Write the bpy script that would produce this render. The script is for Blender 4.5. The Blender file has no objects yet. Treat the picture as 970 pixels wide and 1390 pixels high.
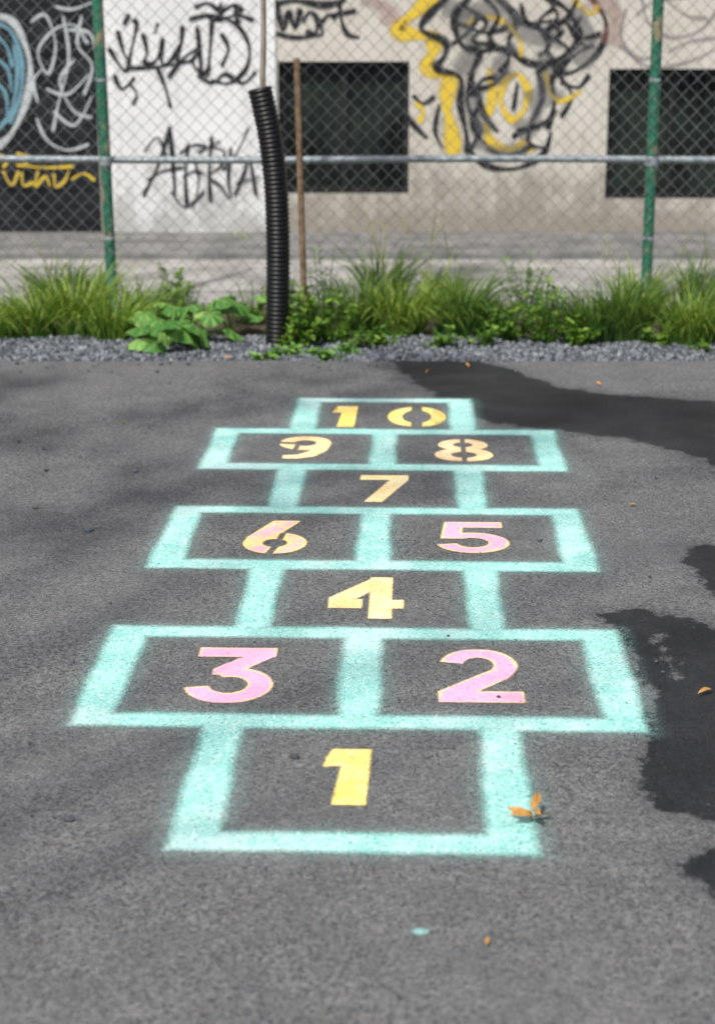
import bpy, math, random
import numpy as np
from mathutils import Vector
random.seed(4); rng=np.random.default_rng(4)
S=bpy.context.scene
COL=S.collection
S.view_settings.view_transform='Standard'
S.view_settings.look='None'
S.view_settings.exposure=0

# ---------------------------------------------------------------- survey of the site (camera metrics)
H=1.6; F=2390.0; CX=485.0; CY=650.0
TH=math.atan(650/F); ct,st=math.cos(TH),math.sin(TH)
def ray(px,py):
    a=(px-CX)/F; b=(CY-py)/F
    return (a, ct+b*st, -st+b*ct)
def G(px,py,z=0.0):
    d=ray(px,py); t=(z-H)/d[2]
    return (d[0]*t,d[1]*t)
def P(px,py,y0):
    d=ray(px,py); t=y0/d[1]
    return (d[0]*t, H+d[2]*t)
Y_EDGE=G(485,490)[1]; Y_FENCE=9.36; Y_WALL=G(485,320)[1]; Y_PIPE=8.4

# ---------------------------------------------------------------- node helper
class M:
    def __init__(s,name):
        s.m=bpy.data.materials.new(name); s.m.use_nodes=True
        s.nt=s.m.node_tree; s.nt.nodes.clear()
        s.out=s.nt.nodes.new('ShaderNodeOutputMaterial')
    def n(s,t,ins=None,**props):
        nd=s.nt.nodes.new(t)
        for k,v in props.items(): setattr(nd,k,v)
        for k,v in (ins or {}).items(): s.set(nd.inputs[k],v)
        return nd
    def set(s,sock,v):
        if isinstance(v,bpy.types.NodeSocket): s.nt.links.new(v,sock)
        else:
            if sock.type=='RGBA' and len(v)==3: v=(*v,1)
            sock.default_value=v
    def coord(s): return s.n('ShaderNodeTexCoord').outputs['Object']
    def noise(s,scale,detail=3,rough=.55,vec=None,dist=0):
        return s.n('ShaderNodeTexNoise',{'Vector':vec or s.coord(),'Scale':scale,'Detail':detail,'Roughness':rough,'Distortion':dist}).outputs['Fac']
    def voro(s,scale,vec=None,out='Distance',feature='F1'):
        return s.n('ShaderNodeTexVoronoi',{'Vector':vec or s.coord(),'Scale':scale},feature=feature).outputs[out]
    def attr(s,name,out='Fac'): return s.n('ShaderNodeAttribute',attribute_name=name).outputs[out]
    def ss(s,v,a,b,lo=0.,hi=1.,kind='SMOOTHSTEP'):
        return s.n('ShaderNodeMapRange',{'Value':v,'From Min':a,'From Max':b,'To Min':lo,'To Max':hi},interpolation_type=kind).outputs[0]
    def math(s,op,a,b=0.,c=0.):
        nd=s.n('ShaderNodeMath',operation=op); s.set(nd.inputs[0],a); s.set(nd.inputs[1],b); s.set(nd.inputs[2],c)
        return nd.outputs[0]
    def mix(s,f,a,b,bt='MIX'):
        nd=s.n('ShaderNodeMix',data_type='RGBA',blend_type=bt); s.set(nd.inputs[0],f); s.set(nd.inputs[6],a); s.set(nd.inputs[7],b)
        return nd.outputs[2]
    def vscale(s,sx,sy,sz):
        return s.n('ShaderNodeMapping',{'Vector':s.coord(),'Scale':(sx,sy,sz)}).outputs[0]
    def bump(s,h,strength=.5,dist=.01):
        return s.n('ShaderNodeBump',{'Height':h,'Strength':strength,'Distance':dist}).outputs[0]
    def bsdf(s,col,rough=.8,spec=.3,metal=0,normal=None,alpha=None):
        b=s.n('ShaderNodeBsdfPrincipled',{'Base Color':col,'Roughness':rough,'Specular IOR Level':spec,'Metallic':metal})
        if normal: s.set(b.inputs['Normal'],normal)
        if alpha is not None: s.set(b.inputs['Alpha'],alpha)
        return b.outputs[0]
    def done(s,sh): s.nt.links.new(sh,s.out.inputs['Surface']); return s.m

# ---------------------------------------------------------------- materials
def asphalt_mat():
    m=M('asphalt')
    g1=m.noise(210,3,.8); g2=m.noise(60,2,.6); v=m.voro(160,out='Color'); big=m.noise(1.1,3,.6); mid=m.noise(6,4,.65)
    sp=m.n('ShaderNodeSeparateColor',{'Color':v}); vv=sp.outputs[0]; v2=sp.outputs[1]
    c=m.mix(m.ss(g1,.38,.62),(.058,.061,.063),(.205,.210,.211))
    c=m.mix(m.ss(vv,.55,1.0,0,.55),c,(.32,.325,.32))
    c=m.mix(m.ss(vv,.0,.32,.85,0),c,(.020,.022,.024))
    c=m.mix(m.ss(v2,.90,.99,0,.5),c,(.22,.185,.14))
    c=m.mix(m.ss(g2,.3,.7,.32,0),c,(.048,.050,.052))
    c=m.mix(m.ss(big,.3,.7,.0,.30),c,(.18,.184,.183))
    c=m.mix(m.ss(mid,.38,.62,.26,0),c,(.065,.067,.07))
    n9=m.noise(7,8,.75)
    wet=m.math('ADD',m.attr('wet'),m.math('MULTIPLY',m.math('SUBTRACT',n9,.5),.28))
    w=m.ss(wet,-.010,.012)
    halo=m.ss(wet,-.09,.0,0,.35)
    c=m.mix(halo,c,(.05,.052,.055))
    deep=m.ss(m.noise(3,4,.6),.35,.65)
    cw=m.mix(1.0,c,m.mix(deep,(.12,.13,.145),(.20,.21,.235)),'MULTIPLY')
    c=m.mix(w,c,cw)
    r=m.ss(w,0,1,.85,.6)
    h=m.math('ADD',m.math('MULTIPLY',g1,.6),m.math('MULTIPLY',vv,.6))
    return m.done(m.bsdf(c,r,.3,normal=m.bump(h,.8,.005)))
def paint_mat(name,c1,c2,soft=.02,mode='noise',amt=0.,white=(.66,.80,.76),wamt=.5,halo=.0,pore=.7):
    """sprayed road paint: solid in the middle, breaks up into the asphalt texture at its rim"""
    m=M(name)
    d=m.attr('rim')
    n1=m.noise(170,3,.7); n2=m.noise(10,4,.65); v=m.voro(200,out='Color')
    vv=m.n('ShaderNodeSeparateColor',{'Color':v}).outputs[0]
    dd=m.math('ADD',d,m.math('MULTIPLY',m.math('SUBTRACT',n1,.5),soft*1.6))
    dd=m.math('ADD',dd,m.math('MULTIPLY',m.math('SUBTRACT',n2,.5),soft*.35))
    a=m.ss(dd,-soft*.8,soft*.7)
    if halo: a=m.math('MAXIMUM',a,m.math('MULTIPLY',m.ss(d,-soft*2.4,soft*.2,0,halo),m.ss(n1,.42,.6)))
    pores=m.ss(n1,.28,.40,pore,1.0)
    pores2=m.ss(vv,0,.10,pore,1.0)
    wear=m.ss(m.noise(4,6,.75),.30,.52,.86,1.0)
    a=m.math('MULTIPLY',a,m.math('MULTIPLY',pores,m.math('MULTIPLY',pores2,wear)))
    if mode=='rim':
        f=m.math('ADD',m.math('MULTIPLY',n2,1.0),m.math('ADD',m.ss(d,.002,.013,.30,0),amt)); c=m.mix(m.ss(f,.52,.80),c1,c2)
    else: c=m.mix(m.ss(n2,.35,.65),c1,c2)
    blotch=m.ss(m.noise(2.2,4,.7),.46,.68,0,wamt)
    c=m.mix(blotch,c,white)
    c=m.mix(m.ss(vv,.66,.96,0,.38),c,(.88,.92,.89) if halo else white)
    c=m.mix(m.ss(n1,.3,.5,.08,0),c,(.12,.16,.16))
    return m.done(m.bsdf(c,.72,.3,normal=m.bump(m.math('ADD',n1,vv),.4,.002),alpha=a))
def stroke_mat(name,col,al=1.0):
    m=M(name)
    d=m.math('ADD',m.attr('rim'),m.math('MULTIPLY',m.math('SUBTRACT',m.noise(60,2,.6),.5),.35))
    a=m.math('MULTIPLY',m.ss(d,.08,.6),al)
    return m.done(m.bsdf(col,.6,.2,alpha=a))
def leaf_mat(name,ca,cb,tr=.35,rough=.5):
    m=M(name)
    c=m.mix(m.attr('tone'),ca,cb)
    p=m.bsdf(c,rough,.35)
    t=m.n('ShaderNodeBsdfTranslucent',{'Color':m.mix(.4,c,(.40,.60,.06))}).outputs[0]
    mx=m.n('ShaderNodeMixShader',{0:tr}); m.set(mx.inputs[1],p); m.set(mx.inputs[2],t)
    return m.done(mx.outputs[0])
def plain(name,ca,cb,scale=8,rough=.8,spec=.3,metal=0,b=.3,bd=.01,detail=4,lo=.35,hi=.65,vs=None):
    m=M(name)
    vec=m.vscale(*vs) if vs else None
    n=m.noise(scale,detail,.6,vec=vec)
    return m.done(m.bsdf(m.mix(m.ss(n,lo,hi),ca,cb),rough,spec,metal,normal=m.bump(n,b,bd) if b else None))
def wall_mat(name,base,dirt,stain,zs,amt=.85):
    m=M(name)
    co=m.coord(); z=m.n('ShaderNodeSeparateXYZ',{'Vector':co}).outputs[2]
    big=m.noise(1.6,5,.65); fine=m.noise(45,3,.6); run=m.noise(3.0,5,.65,vec=m.vscale(3.4,1,.28)); blot=m.noise(4.5,5,.75)
    c=m.mix(m.ss(big,.35,.7,0,.5),base,dirt)
    c=m.mix(m.ss(run,.48,.68,0,.5),c,dirt)
    zz=m.math('ADD',z,m.math('ADD',m.math('MULTIPLY',m.math('SUBTRACT',blot,.5),1.6),m.math('MULTIPLY',m.math('SUBTRACT',run,.5),1.2)))
    c=m.mix(m.ss(zz,0.0,zs,amt,0),c,stain)
    c=m.mix(m.ss(fine,.35,.65,.12,0),c,(.12,.11,.10))
    return m.done(m.bsdf(c,.88,.2,normal=m.bump(m.math('ADD',fine,big),.35,.01)))

MA=asphalt_mat()
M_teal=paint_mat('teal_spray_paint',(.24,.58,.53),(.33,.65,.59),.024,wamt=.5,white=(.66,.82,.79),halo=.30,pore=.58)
M_yel=paint_mat('yellow_spray_paint',(.96,.68,.11),(.96,.77,.26),.007,white=(.96,.86,.50),wamt=.3)
M_pink=paint_mat('pink_spray_paint',(.88,.40,.60),(.94,.68,.36),.007,'rim',-.06,white=(.92,.60,.72),wamt=.25)
M_mixp=paint_mat('pink_yellow_spray_paint',(.88,.42,.60),(.94,.72,.32),.007,'rim',.0,white=(.93,.68,.66),wamt=.2)
M_six=paint_mat('yellow_pink_spray_paint',(.90,.46,.56),(.95,.70,.28),.007,'rim',.13,white=(.95,.74,.46),wamt=.2)
M_peach=paint_mat('pale_yellow_spray_paint',(.95,.68,.26),(.96,.79,.42),.007,white=(.96,.86,.62),wamt=.3)
M_pch2=paint_mat('peach_spray_paint',(.94,.60,.30),(.95,.73,.38),.007,white=(.95,.82,.60),wamt=.3)
M_wall=wall_mat('beige_concrete',(.51,.495,.45),(.36,.335,.285),(.14,.12,.09),.80,.7)
M_white=wall_mat('whitewashed_concrete',(.66,.68,.685),(.47,.49,.495),(.22,.21,.19),.5,.6)
M_dark=plain('black_painted_panel',(.005,.006,.007),(.015,.017,.020),5,.7,.2,b=.2)
M_black=stroke_mat('black_spray',(.015,.015,.018),.95)
M_grey=stroke_mat('grey_spray',(.10,.105,.115),.40)
M_haze=stroke_mat('faded_spray',(.20,.18,.19),.5)
M_gyel=stroke_mat('yellow_spray',(.58,.42,.045),.97)
M_gwhite=stroke_mat('white_spray',(.55,.60,.62),.7)
M_gblue=stroke_mat('pale_blue_spray',(.22,.46,.58),.55)
M_gred=stroke_mat('rust_red_spray',(.30,.14,.12),.3)
M_glass=plain('dirty_window_glass',(.005,.007,.006),(.022,.030,.025),3,.35,.08,b=.0)
M_frame=plain('dark_window_frame',(.008,.009,.010),(.02,.02,.02),20,.6,.2)
M_galv=plain('galvanised_steel',(.20,.235,.26),(.31,.35,.375),25,.5,.4,.2,b=.05)
M_wire=plain('galvanised_wire',(.16,.18,.19),(.30,.32,.33),25,.5,.4,.3,b=.0)
M_rust=plain('rusty_steel',(.11,.070,.042),(.22,.155,.10),30,.85,.2,b=.3,bd=.002)
M_pipe=plain('black_corrugated_plastic',(.004,.004,.005),(.009,.009,.010),20,.42,.3,b=.0)
M_bark=plain('young_grey_bark',(.14,.12,.10),(.27,.24,.20),40,.9,.2,vs=(1,1,.25),b=.4,bd=.003)
M_earth=plain('earth',(.035,.028,.020),(.10,.085,.06),6,.95,.1,b=.7,bd=.02)
M_gravb=plain('gravel_bed',(.03,.033,.037),(.12,.13,.14),120,.95,.2,b=.9,bd=.01)
M_path=plain('concrete_path',(.23,.225,.21),(.38,.37,.35),3,.9,.2,b=.2)
M_lane=plain('grey_paving',(.12,.122,.12),(.20,.20,.195),4,.9,.2,b=.2)
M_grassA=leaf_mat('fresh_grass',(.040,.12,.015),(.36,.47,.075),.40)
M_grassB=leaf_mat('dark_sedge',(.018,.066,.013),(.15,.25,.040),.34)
M_straw=leaf_mat('dry_seed_stem',(.24,.24,.10),(.46,.44,.22),.3,.7)
M_weed=leaf_mat('weed_leaves',(.026,.10,.016),(.24,.40,.055),.36)
M_broad=leaf_mat('broad_leaves',(.05,.17,.03),(.25,.45,.10),.3,.5)
M_dry=leaf_mat('dry_leaf',(.40,.16,.04),(.62,.34,.10),.2,.7)
M_trunk=plain('brown_bark',(.05,.04,.03),(.13,.10,.08),12,.9,.2,b=.6,bd=.01)
def green_post_mat():
    m=M('flaking_green_paint'); n=m.noise(9,5,.7,vec=m.vscale(1,1,.5)); f=m.noise(50,3)
    c=m.mix(m.ss(f,.3,.7),(.010,.095,.055),(.022,.15,.09))
    c=m.mix(m.ss(n,.53,.60,0,.9),c,(.26,.21,.12)); c=m.mix(m.ss(n,.68,.72),c,(.13,.06,.03))
    return m.done(m.bsdf(c,.5,.4,normal=m.bump(n,.3,.003)))
M_post=green_post_mat()
def stone_mat():
    m=M('crushed_stone'); t=m.attr('tone'); c=m.mix(t,(.040,.048,.058),(.26,.28,.305))
    return m.done(m.bsdf(c,.85,.3))
M_stone=stone_mat()

# ---------------------------------------------------------------- object helpers
def mesh(name,verts,faces,mat=None,parent=None,smooth=False,attrs=None,**props):
    me=bpy.data.meshes.new(name)
    me.from_pydata([tuple(map(float,v)) for v in verts],[],[tuple(map(int,f)) for f in faces])
    if smooth: me.polygons.foreach_set('use_smooth',[True]*len(me.polygons))
    for k,v in (attrs or {}).items():
        a=me.attributes.new(k,'FLOAT','POINT'); a.data.foreach_set('value',np.asarray(v,dtype=np.float32))
    me.update()
    o=bpy.data.objects.new(name,me); COL.objects.link(o)
    if mat: me.materials.append(mat)
    if parent: o.parent=parent; o.matrix_parent_inverse=parent.matrix_basis.inverted()
    for k,v in props.items(): o[k]=v
    return o
def empty(name,loc,**props):
    o=bpy.data.objects.new(name,None); o.location=loc; o.empty_display_size=.1; COL.objects.link(o)
    for k,v in props.items(): o[k]=v
    return o
def box(x0,x1,y0,y1,z0,z1):
    v=[(x0,y0,z0),(x1,y0,z0),(x1,y1,z0),(x0,y1,z0),(x0,y0,z1),(x1,y0,z1),(x1,y1,z1),(x0,y1,z1)]
    f=[(0,3,2,1),(4,5,6,7),(0,1,5,4),(1,2,6,5),(2,3,7,6),(3,0,4,7)]
    return v,f
def tube(pts,rad,n=12,cap=True):
    """sweep circle along pts; rad scalar or list"""
    pts=[Vector([float(q) for q in p]) for p in pts]; V=[];Fc=[]
    rad=[float(rad)]*len(pts) if not hasattr(rad,'__len__') else [float(r) for r in rad]
    up=Vector((0,1,0.01))
    for i,p in enumerate(pts):
        t=(pts[min(i+1,len(pts)-1)]-pts[max(i-1,0)]).normalized()
        u=up if abs(t.dot(up))<.95 else Vector((1,0,0))
        a=t.cross(u).normalized(); b=t.cross(a)
        for k in range(n):
            an=2*math.pi*k/n
            V.append(p+rad[i]*(math.cos(an)*a+math.sin(an)*b))
    for i in range(len(pts)-1):
        for k in range(n):
            k2=(k+1)%n
            Fc.append((i*n+k,i*n+k2,(i+1)*n+k2,(i+1)*n+k))
    if cap:
        Fc.append(tuple(range(n))); Fc.append(tuple((len(pts)-1)*n+k for k in reversed(range(n))))
    return V,Fc
def join(parts):
    V=[];Fc=[]
    for v,f in parts:
        o=len(V); V+=list(v); Fc+=[tuple(i+o for i in q) for q in f]
    return V,Fc
def crom(pts,n=8):
    pts=[Vector([float(q) for q in p]) for p in pts]; out=[]
    q=[pts[0]]+pts+[pts[-1]]
    for i in range(1,len(q)-2):
        for k in range(n):
            t=k/n
            out.append(.5*((2*q[i])+(-q[i-1]+q[i+1])*t+(2*q[i-1]-5*q[i]+4*q[i+1]-q[i+2])*t*t+(-q[i-1]+3*q[i]-3*q[i+1]+q[i+2])*t**3))
    out.append(pts[-1]); return out
def sd_poly(Pt,poly):
    poly=np.asarray(poly,float); n=len(poly); d=np.full(len(Pt),1e9); ins=np.zeros(len(Pt),bool)
    for i in range(n):
        a=poly[i]; b=poly[(i+1)%n]; ab=b-a; L=max((ab**2).sum(),1e-12)
        ap=Pt-a; t=np.clip((ap@ab)/L,0,1)
        d=np.minimum(d,np.hypot(*(ap-t[:,None]*ab).T))
        c=(a[1]>Pt[:,1])!=(b[1]>Pt[:,1])
        if abs(b[1]-a[1])>1e-12:
            ins^=c&(Pt[:,0]<(b[0]-a[0])*(Pt[:,1]-a[1])/(b[1]-a[1])+a[0])
    return np.where(ins,d,-d)

# ---------------------------------------------------------------- ground
v=[(-300,-300,-.03),(300,-300,-.03),(300,300,-.03),(-300,300,-.03)]
mesh('ground',v,[(0,1,2,3)],M_earth,kind='structure')

def nonuni(lo,a,b,hi,fine,coarse):
    l=list(np.linspace(lo,a,coarse,endpoint=False)); m_=list(np.linspace(a,b,int((b-a)/fine),endpoint=False)); r=list(np.linspace(b,hi,coarse))
    return np.array(l+m_+r)
xs=nonuni(-20,-.2,3.2,20,.02,14); ys=np.array(list(np.linspace(-14,2.6,12,endpoint=False))+list(np.linspace(2.6,Y_EDGE,int((Y_EDGE-2.6)/.02))))
X,Y=np.meshgrid(xs,ys); Pt=np.stack([X.ravel(),Y.ravel()],1)
def gp(L): return [G(*p) for p in L]
wets=[
 [(525,486),(640,486),(700,503),(745,522),(800,533),(900,540),(970,545),(1500,550),(1500,720),(1100,662),(970,629),(900,607),(850,596),(780,588),(700,579),(640,564),(600,544),(560,518)],
 [(1400,735),(970,740),(930,743),(925,764),(940,772),(955,797),(972,814),(1400,830)],
 [(812,832),(856,826),(900,834),(975,851),(1500,870),(1500,1130),(975,1116),(940,1108),(900,1098),(870,1073),(865,1035),(880,1003),(888,985),(880,935),(862,893),(840,862)],
 [(916,1168),(975,1152),(1300,1150),(1300,1240),(990,1224),(948,1207)],
]
wet=np.full(len(Pt),-9.)
for w in wets: wet=np.maximum(wet,sd_poly(Pt,gp(w)))
dry=sd_poly(Pt,gp([(868,868),(900,862),(925,885),(938,915),(915,925),(893,905)]))
wet=np.minimum(wet,-dry*.8+.02)
wet=np.maximum(np.minimum(wet,.3),-.3)
Z=np.zeros(len(Pt)); edge=(Pt[:,1]>Y_EDGE-.001)
rag=np.interp(Pt[:,0],np.linspace(-20,20,2001),rng.normal(0,.012,2001))
PV=np.stack([Pt[:,0],Pt[:,1]+edge*rag,Z],1)
nx,ny=len(xs),len(ys)
idx=np.arange(nx*ny).reshape(ny,nx)
FQ=np.stack([idx[:-1,:-1],idx[:-1,1:],idx[1:,1:],idx[1:,:-1]],-1).reshape(-1,4)
mesh('asphalt_playground',PV,FQ,MA,kind='structure',attrs={'wet':wet})

# ---------------------------------------------------------------- hopscotch
yaw=math.atan(73/2477)
O=np.array(G(481,1158)); ax=np.array([math.sin(yaw),math.cos(yaw)]); ar=np.array([math.cos(yaw),-math.sin(yaw)])
def L(px,py):
    q=np.array(G(px,py))-O; return q@ar,q@ax
def toW(t,s): return O+t*ar+s*ax
sv=[L(485,y)[1] for y in (1158,991,853,774,689,638.5,583,541)]
SW,DW,LW=.357,.657,.095
hop=empty('hopscotch_court',(*toW(0,sv[7]/2),0),label='sprayed teal hopscotch court with stencilled numbers one to ten on asphalt',category='hopscotch court')
R=[]
def rect(t0,t1,s0,s1): R.append((t0,t1,s0,s1))
def single(i,bottom=False,top=False):
    a,b=sv[i],sv[i+1]; w=LW; e=.010 if i==0 else 0
    rect(-SW-e,-SW+w-e,a-(0 if bottom else .02),b+(0 if top else .02)); rect(SW-w,SW,a-(0 if bottom else .02),b+(0 if top else .02))
    if bottom: rect(-SW-e,SW,a,a+LW*.8)
    if top: rect(-SW,SW,b-LW*.8,b)
def double(i,o=0.,dw=DW):
    a,b=sv[i],sv[i+1]; k=LW*.85
    rect(o-dw,o-dw+LW,a,b); rect(o+dw-LW,o+dw,a,b); rect(o-dw,o+dw,a,a+k); rect(o-dw,o+dw,b-k,b); rect(o-LW/2,o+LW/2,a,b)
single(0,bottom=True); double(1,-.014,.661); single(2); double(3,-.004); single(4); double(5,.008,.650); single(6,top=True)
def sheet(name,fn,t0,t1,s0,s1,step,mat,z,cut=-.06,**props):
    ts=np.arange(t0,t1+step,step); ss_=np.arange(s0,s1+step,step)
    T,Sg=np.meshgrid(ts,ss_); Q=np.stack([T.ravel(),Sg.ravel()],1); d=fn(Q)
    nx,ny=len(ts),len(ss_); idx=np.arange(nx*ny).reshape(ny,nx)
    f=np.stack([idx[:-1,:-1],idx[:-1,1:],idx[1:,1:],idx[1:,:-1]],-1).reshape(-1,4)
    f=f[(d[f].max(1)>cut)]
    used=np.unique(f); rm=-np.ones(nx*ny,int); rm[used]=np.arange(len(used)); f=rm[f]
    Wd=O+Q[used][:,:1]*ar+Q[used][:,1:]*ax
    V=np.concatenate([Wd,np.full((len(used),1),z)],1)
    return mesh(name,V,f,mat,parent=hop,attrs={'rim':np.clip(d[used],-.1,.1)},**props)
def fgrid(Q):
    d=np.full(len(Q),-9.)
    wob=.003*np.sin(Q[:,1]*7+1)+.002*np.sin(Q[:,1]*17+Q[:,0]*9)
    for t0,t1,s0,s1 in R:
        dx=np.minimum(Q[:,0]-t0,t1-Q[:,0]); dy=np.minimum(Q[:,1]-s0,s1-Q[:,1])
        ins=np.minimum(dx,dy); out=np.hypot(np.minimum(dx,0),np.minimum(dy,0))
        d=np.maximum(d,np.where(ins>0,ins,-out))
    return d+wob
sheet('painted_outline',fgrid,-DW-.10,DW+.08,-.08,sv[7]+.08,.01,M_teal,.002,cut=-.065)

def arc(cx,cy,ro,ri,a0,a1,n=22):
    A=[math.radians(a0+(a1-a0)*i/n) for i in range(n+1)]
    return [(cx+ro[0]*math.cos(a),cy+ro[1]*math.sin(a)) for a in A]+[(cx+ri[0]*math.cos(a),cy+ri[1]*math.sin(a)) for a in reversed(A)]
def rc(a,b,c,d): return [(a,b),(c,b),(c,d),(a,d)]
six=[arc(.5,.31,(.5,.31),(.22,.13),0,359.9,40),[(0.0,.30),(.04,.48),(.40,1),(.82,1),(.80,.96),(.56,.62),(.30,.46)],]
sixc=[[(.33,-.1),(.49,-.1),(.65,.36),(.50,.36)],[(.49,.40),(.63,.40),(.67,.63),(.53,.63)]]
nine=[arc(.5,.69,(.5,.31),(.23,.14),0,359.9,40),[(1,.66),(.94,.36),(.72,.10),(.40,0),(.14,0),(.14,.13),(.40,.16),(.62,.32),(.72,.60)]]
ninec=[[(.43,.62),(.39,.32),(.26,.32),(.29,.62)],[(-.1,.76),(.42,.72),(.42,.61),(-.1,.65)]]
glyph={
'1':([[(.17,1),(1,1),(.93,0),(.27,0),(.40,.70),(0,.68),(.06,.84)]],[]),
'3':([rc(.02,.84,.97,1),[(.97,.86),(.63,.86),(.26,.60),(.26,.50),(.52,.50),(.62,.60)],arc(.48,.31,(.52,.31),(.25,.155),112,-168)],[]),
'2':([arc(.5,.69,(.47,.31),(.21,.155),168,-32),[(.93,.58),(.68,.60),(.0,.18),(.0,.1),(.42,.17),(.86,.46)],rc(0,0,1,.18)],[]),
'4':([rc(.56,0,.84,1),[(.60,1),(.60,.70),(.30,.42),(.0,.42),(.0,.48)],rc(0,.24,.44,.44),rc(.80,.24,1,.43)],[rc(.43,-.1,.545,.5)]),
'5':([rc(.10,.83,.93,1),[(.10,1),(.35,1),(.31,.46),(.03,.46)],arc(.48,.32,(.52,.32),(.25,.165),128,-166)],[]),
'6':(six,sixc),
'7':([rc(0,.83,1,1),[(1,.86),(.98,.80),(.46,0),(.12,0),(.66,.86)]],[]),
'9':(nine,ninec),
'8':([arc(.5,.74,(.43,.26),(.19,.12),0,359.9,40),arc(.5,.29,(.5,.29),(.24,.14),0,359.9,40)],[rc(.44,-.2,.56,1.2)]),
'0':([arc(.5,.5,(.5,.5),(.27,.33),0,359.9,44)],[rc(.39,-.2,.61,1.2)]),
}
def number(ch,pl,pr,yt,yb,mat,what):
    u0=L(*pl)[0]; u1=L(*pr)[0]; v0=L((pl[0]+pr[0])/2,yb)[1]; v1=L((pl[0]+pr[0])/2,yt)[1]
    add,sub=glyph[ch]
    sc=lambda p:[(u0+a*(u1-u0),v0+b*(v1-v0)) for a,b in p]
    def fn(Q):
        d=np.full(len(Q),-9.)
        for p in add: d=np.maximum(d,sd_poly(Q,sc(p)))
        for p in sub: d=np.minimum(d,-sd_poly(Q,sc(p)))
        return d+.003
    sheet('painted_number',fn,u0-.03,u1+.03,v0-.03,v1+.03,.005,mat,.002,cut=-.02,label=what)
number('1',(440,1045),(502,1022),1019,1093,M_yel,'yellow stencilled number 1')
number('2',(597,948),(710,948),883,954,M_pink,'pink stencilled number 2')
number('3',(253,940),(378,884),881,955,M_pink,'pink stencilled number 3')
number('4',(447,822),(546,820),785,840,M_peach,'pale yellow stencilled number 4')
number('5',(597,744),(690,740),710,751,M_mixp,'pink and yellow number 5')
number('6',(330,742),(414,742),708,752,M_six,'yellow and pink number 6')
number('7',(490,651),(553,648),646,682,M_peach,'pale yellow number 7')
number('8',(591,620),(668,618),597,627,M_pch2,'orange number 8')
number('9',(381,600),(449,600),593,623,M_pch2,'orange number 9')
number('1',(453,557),(485,553),552,580,M_yel,'yellow first digit of number 10')
number('0',(527,568),(604,568),553,580,M_yel,'yellow second digit of number 10')

# ---------------------------------------------------------------- strips of ground behind the playground
def slab(name,x0,x1,y0,y1,z,mat,**p):
    v,f=box(x0,x1,y0,y1,z-.05,z); return mesh(name,v,f,mat,kind='structure',**p)
Y_G1=8.62
slab('gravel_strip',-12,12,Y_EDGE+.03,Y_G1,-.012,M_gravb)
Y_P0=9.6; Y_P1=G(485,351)[1]
slab('concrete_path',-14,14,Y_P0,Y_P1,-.004,M_path)
slab('lane_pavement',-14,14,Y_P1+.004,Y_WALL-.002,.03,M_lane)

ph=(1+5**.5)/2
icf=np.array([(0,11,5),(0,5,1),(0,1,7),(0,7,10),(0,10,11),(1,5,9),(5,11,4),(11,10,2),(10,7,6),(7,1,8),(3,9,4),(3,4,2),(3,2,6),(3,6,8),(3,8,9),(4,9,5),(2,4,11),(6,2,10),(8,6,7),(9,8,1)])
ico=np.array([(-1,ph,0),(1,ph,0),(-1,-ph,0),(1,-ph,0),(0,-1,ph),(0,1,ph),(0,-1,-ph),(0,1,-ph),(ph,0,-1),(ph,0,1),(-ph,0,-1),(-ph,0,1)])/math.sqrt(1+ph*ph)
def rotm(n):
    q=rng.normal(size=(n,4)); q/=np.linalg.norm(q,axis=1)[:,None]; w,x,y,z=q.T
    return np.stack([np.stack([1-2*(y*y+z*z),2*(x*y-z*w),2*(x*z+y*w)],-1),np.stack([2*(x*y+z*w),1-2*(x*x+z*z),2*(y*z-x*w)],-1),np.stack([2*(x*z-y*w),2*(y*z+x*w),1-2*(x*x+y*y)],-1)],1)
def stones(n,x0,x1,y0,y1,r0,r1):
    c=np.stack([rng.uniform(x0,x1,n),rng.uniform(y0,y1,n),np.zeros(n)],1)
    r=r0+(r1-r0)*rng.random(n)**2
    sh=ico[None]*(1+rng.normal(0,.16,(n,12,1)))*rng.uniform(.65,1.2,(n,1,3))
    V=np.einsum('nij,nkj->nki',rotm(n),sh)*r[:,None,None]
    c[:,2]=-.012+r*rng.uniform(.1,.8,n)
    V=(V+c[:,None]).reshape(-1,3); Fc=(icf[None]+12*np.arange(n)[:,None,None]).reshape(-1,3)
    return V,Fc,np.repeat(np.clip(rng.normal(.40,.28,n),0,1),12)
V,Fc,t=stones(14000,-2.7,2.7,Y_EDGE-.0,Y_EDGE+.66,.005,.0135)
mesh('gravel_stones',V,Fc,M_stone,attrs={'tone':t},kind='stuff',label='blue-grey crushed stone along the asphalt edge',category='gravel')

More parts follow.
